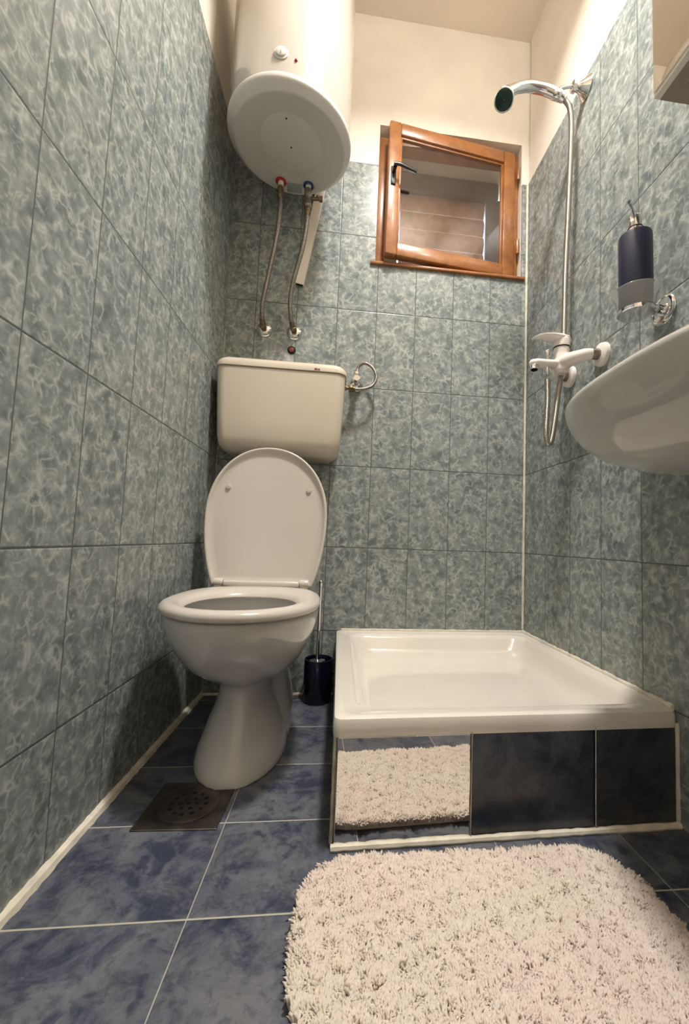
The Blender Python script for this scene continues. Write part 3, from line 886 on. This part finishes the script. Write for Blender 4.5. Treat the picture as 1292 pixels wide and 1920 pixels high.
# ------------------------------------------------------------------ soap dispenser in its glass holder
dc = Vector((1.076, -.698, 0))
hd = empty('dispenser_holder', (W, -.690, 1.088), 'glass cup holder on a round chrome wall mount carrying the navy dispenser', 'holder')
m = MB(); m.lathe([(.033, 0), (.0335, .004), (.030, .008), (.027, .009), (.0265, .006), (.015, .005), (.013, .007)], aim((W, -.690, 1.088), (-1, 0, 0)), 44); sub(m, 'wall_mount', 'chrome', hd)
m = MB(); m.tube([(W - .004, -.690, 1.088), (W - .030, -.692, 1.090)], .009, 18); m.tube([(W - .028, -.692, 1.090), (W - .040, -.693, 1.091)], .0065, 14); m.lathe([(.0105, 0), (.011, .002), (.011, .006), (.0105, .008)], aim((W - .022, -.6915, 1.089), (-1, 0, 0)), 20)
sub(m, 'stem', 'chrome', hd)
m = MB(); m.lathe([(.001, 1.070), (.030, 1.070), (.033, 1.072), (.036, 1.082), (.0395, 1.096), (.046, 1.113), (.0475, 1.116), (.0465, 1.118), (.044, 1.113), (.0378, 1.098), (.0365, 1.084), (.034, 1.0765), (.001, 1.0755)], Matrix.Translation(dc), 56, cap0=False, cap1=False)
sub(m, 'glass_cup', 'frost', hd, smooth=60)
m = MB(); m.lathe([(.0345, 1.0655), (.0365, 1.067), (.0365, 1.073), (.0345, 1.0745), (.033, 1.073), (.033, 1.067)], Matrix.Translation(dc), 56)
m.v; sub(m, 'support_ring', 'chrome', hd)
ds = empty('soap_dispenser', (dc.x, dc.y, 1.076), 'matt navy blue soap dispenser bottle with chrome pump standing in the glass cup', 'soap dispenser')
m = MB(); m.lathe([(.001, 1.0765), (.0325, 1.0765), (.0335, 1.079), (.0335, 1.240), (.0325, 1.2455), (.029, 1.2485), (.013, 1.250)], Matrix.Translation(dc), 56, cap0=False); sub(m, 'bottle', 'navy', ds)
m = MB(); m.lathe([(.0155, 1.249), (.0155, 1.262), (.0148, 1.2635), (.006, 1.2640), (.006, 1.266), (.0128, 1.2665), (.0135, 1.268), (.0135, 1.290), (.0125, 1.292), (.001, 1.292)], Matrix.Translation(dc), 36, cap1=False)
pu = sub(m, 'pump', 'chrome', ds)
m = MB(); m.tube(spline([(dc.x, dc.y, 1.283), (dc.x - .010, dc.y - .010, 1.286), (dc.x - .026, dc.y - .024, 1.291), (dc.x - .041, dc.y - .036, 1.291), (dc.x - .045, dc.y - .040, 1.288)], 5), .0032, 12)
sub(m, 'spout', 'chrome', ds, parent=pu)
m = MB(); m.lathe([(.0158, 1.2632), (.0158, 1.2648), (.014, 1.2652)], Matrix.Translation(dc), 36); sub(m, 'gasket', 'black', ds, parent=pu)

# ------------------------------------------------------------------ wash basin
wb = empty('wash_basin', (W, -.95, .66), 'white ceramic wash basin mounted on the right wall, seen from below', 'wash basin')
def dloop(z, a, b, yc=-.95, n=64, p=2.5, back=W - .001):
    out = []
    for i in range(n + 1):
        t = PI * i / n
        c, s_ = math.cos(t), math.sin(t)
        out.append(Vector((back - b * abs(s_) ** (2 / p), yc + a * math.copysign(abs(c) ** (2 / p), c), z)))
    return out
blv = [(.688, .09, .12), (.692, .14, .18), (.702, .20, .225), (.722, .252, .262), (.750, .290, .288), (.778, .314, .302), (.80, .325, .308), (.812, .328, .310), (.820, .327, .309), (.824, .322, .304),
       (.823, .300, .284), (.815, .285, .270), (.78, .255, .245), (.75, .21, .205), (.722, .14, .15), (.715, .06, .07)]
m = MB(); m.loft([dloop(z, a, b) for z, a, b in blv])
sub(m, 'basin_bowl', 'porcelain', wb, smooth=60)

# ------------------------------------------------------------------ mirror cabinet
mc = empty('mirror_cabinet', (W, -1.1, 1.41), 'mirrored wall cabinet with grey underside above the wash basin', 'mirror cabinet')
CX, CY, CZ = 1.008, -.832, 1.412
m = MB(); m.box(CX + .016, -1.43, CZ, W - .001, CY + .0, CZ + .60, bev=.0015)
sub(m, 'body', 'cab', mc)
m = MB(); m.box(CX + .003, -1.43, CZ + .0, CX + .016, CY - .0, CZ + .60, bev=.0015); dr = sub(m, 'door', 'cab_white', mc)
m = MB(); m.box(CX, -1.425, CZ + .008, CX + .0035, CY - .003, CZ + .595, bev=.0008); sub(m, 'mirror', 'mirror', mc, parent=dr, smooth=0)
m = MB(); m.box(CX + .045, -1.40, CZ - .0012, CX + .048, CY - .035, CZ + .001); m.box(CX + .045, CY - .037, CZ - .0012, W - .03, CY - .034, CZ + .001)
sub(m, 'panel_gap', 'darkhole', mc, label='dark seam in the underside')

# ------------------------------------------------------------------ bath mat
bmx = empty('bath_mat', (.68, -.92, 0), 'fluffy cream bath mat with rounded corners in front of the shower plinth', 'bath mat', 0)
mx0, mx1, my0, my1, mr = -.270, .277, -.126, .146, .088
m = MB()
m.loft([rrect(mx0 + .006, my0 + .006, mx1 - .006, my1 - .006, mr, .0005), rrect(mx0 + .004, my0 + .004, mx1 - .004, my1 - .004, mr, .004), rrect(mx0 + .006, my0 + .006, mx1 - .006, my1 - .006, mr, .0125)])
m.build('backing', 'pile', bmx)
rng = np.random.default_rng(3)
N = 62000
def inside(x, y):
    qx = np.abs(x - (mx0 + mx1) / 2) - ((mx1 - mx0) / 2 - mr); qy = np.abs(y - (my0 + my1) / 2) - ((my1 - my0) / 2 - mr)
    dd = np.hypot(np.maximum(qx, 0), np.maximum(qy, 0)) + np.minimum(np.maximum(qx, qy), 0) - mr
    return dd
xs = rng.uniform(mx0, mx1, N * 2); ys = rng.uniform(my0, my1, N * 2)
dd = inside(xs, ys); k = dd < -.002; xs, ys, dd = xs[k][:N], ys[k][:N], dd[k][:N]; N = len(xs)
# smooth direction field so that tufts clump
def field(x, y, s, ph):
    v = 0
    for i, (fx, fy, am) in enumerate(((1, .3, 1), (-.4, 1.1, 1), (1.9, -1.3, .6), (.8, 2.3, .6), (-2.7, 1.5, .4), (3.1, 2.9, .35))):
        v = v + am * np.sin((fx * x + fy * y) * s + ph + i * 1.7)
    return v / 2.2
lx = field(xs, ys, 175, .3) * .5 + rng.normal(0, .2, N) ; ly = field(xs, ys, 160, 2.1) * .5 + rng.normal(0, .2, N)
ln = .0135 * (1 + .13 * field(xs, ys, 90, 4.) + .07 * field(xs, ys, 230, 1.) + rng.normal(0, .07, N))
edge = np.clip((dd + .012) / .012, 0, 1)
# tufts at the rim lean outwards
gx = (inside(xs + 1e-4, ys) - dd) / 1e-4; gy = (inside(xs, ys + 1e-4) - dd) / 1e-4
lx = lx + gx * edge * .7; ly = ly + gy * edge * .7
rad = .00175 * rng.uniform(.75, 1.3, N)
th = rng.uniform(0, 2 * PI, N)
V = np.zeros((N, 7, 3))
for j in range(3):
    a = th + j * 2 * PI / 3
    V[:, j, 0] = xs + rad * np.cos(a); V[:, j, 1] = ys + rad * np.sin(a); V[:, j, 2] = .006
    V[:, 3 + j, 0] = xs + lx * ln * .62 + rad * 1.2 * np.cos(a + .6); V[:, 3 + j, 1] = ys + ly * ln * .62 + rad * 1.2 * np.sin(a + .6); V[:, 3 + j, 2] = .006 + ln * .86
nn = np.sqrt(1 + lx ** 2 + ly ** 2)
V[:, 6, 0] = xs + lx * ln * .95; V[:, 6, 1] = ys + ly * ln * .95; V[:, 6, 2] = .006 + ln * (1.22 / nn)
F = []
base = np.arange(N)[:, None] * 7
quads = np.array([[0, 1, 4, 3], [1, 2, 5, 4], [2, 0, 3, 5]]); tris = np.array([[3, 4, 6], [4, 5, 6], [5, 3, 6]])
Q = (base[:, :, None] + quads[None]).reshape(-1, 4); T = (base[:, :, None] + tris[None]).reshape(-1, 3)
me = bpy.data.meshes.new('pile')
nl = Q.size + T.size
me.vertices.add(N * 7); me.vertices.foreach_set('co', V.reshape(-1))
me.loops.add(nl); me.loops.foreach_set('vertex_index', np.concatenate([Q.reshape(-1), T.reshape(-1)]).astype(np.int32))
me.polygons.add(len(Q) + len(T))
me.polygons.foreach_set('loop_start', np.concatenate([np.arange(len(Q)) * 4, Q.size + np.arange(len(T)) * 3]).astype(np.int32))
me.update(calc_edges=True); me.validate()
me.polygons.foreach_set('use_smooth', [True] * len(me.polygons))
me.materials.append(M['pile'])
pile = bpy.data.objects.new('pile', me); col.objects.link(pile); pile.parent = bmx; pile['kind'] = 'stuff'

# ------------------------------------------------------------------ lights
def light(kind, loc, energy, color, size=.05, rot=None, name='lamp_light'):
    l = bpy.data.lights.new(name, kind); l.energy = energy; l.color = color
    if kind == 'POINT': l.shadow_soft_size = size
    if kind == 'AREA': l.size = size
    o = bpy.data.objects.new(name, l); o.location = loc
    if rot: o.rotation_euler = rot
    col.objects.link(o); return o
COLR = (1, .955, .90)
dl = light('AREA', (.68, -.77, 2.59), 22, COLR, .15, rot=(0, 0, 0), name='ceiling_lamp_down')
dl.data.spread = math.radians(135)
light('POINT', (.99, -1.17, 2.47), 8.5, COLR, .06, name='added_fill_glow')  # added fill brightening plaster and heater, stands for no lamp in the room

w = bpy.data.worlds.new('World'); scene.world = w; w.use_nodes = True
nt = w.node_tree; bg = nt.nodes['Background']
sky = nt.nodes.new('ShaderNodeTexSky'); sky.sky_type = 'NISHITA'; sky.sun_elevation = math.radians(35); sky.sun_rotation = math.radians(200); sky.sun_disc = False
nt.links.new(sky.outputs[0], bg.inputs[0]); bg.inputs[1].default_value = 9

# ------------------------------------------------------------------ camera
cam = bpy.data.cameras.new('camera'); co = bpy.data.objects.new('camera', cam); col.objects.link(co)
r = Vector((0.99332417, -0.1097053, 0.03566275)); u = Vector((-0.04313593, -0.06651876, 0.99685232)); f = Vector((0.10698774, 0.99173585, 0.07080693))
co.matrix_world = Matrix(((r.x, u.x, -f.x, .44807), (r.y, u.y, -f.y, -1.49613), (r.z, u.z, -f.z, .54946), (0, 0, 0, 1)))
cam.sensor_width = 36; cam.lens = 762.4 * 36 / 1920
cam.shift_x = -74 / 1920
cam.clip_start = .01
scene.camera = co
scene.view_settings.view_transform = 'Standard'; scene.view_settings.look = 'None'
scene.view_settings.gamma = 1; scene.view_settings.use_curve_mapping = False
scene.view_settings.exposure = .12
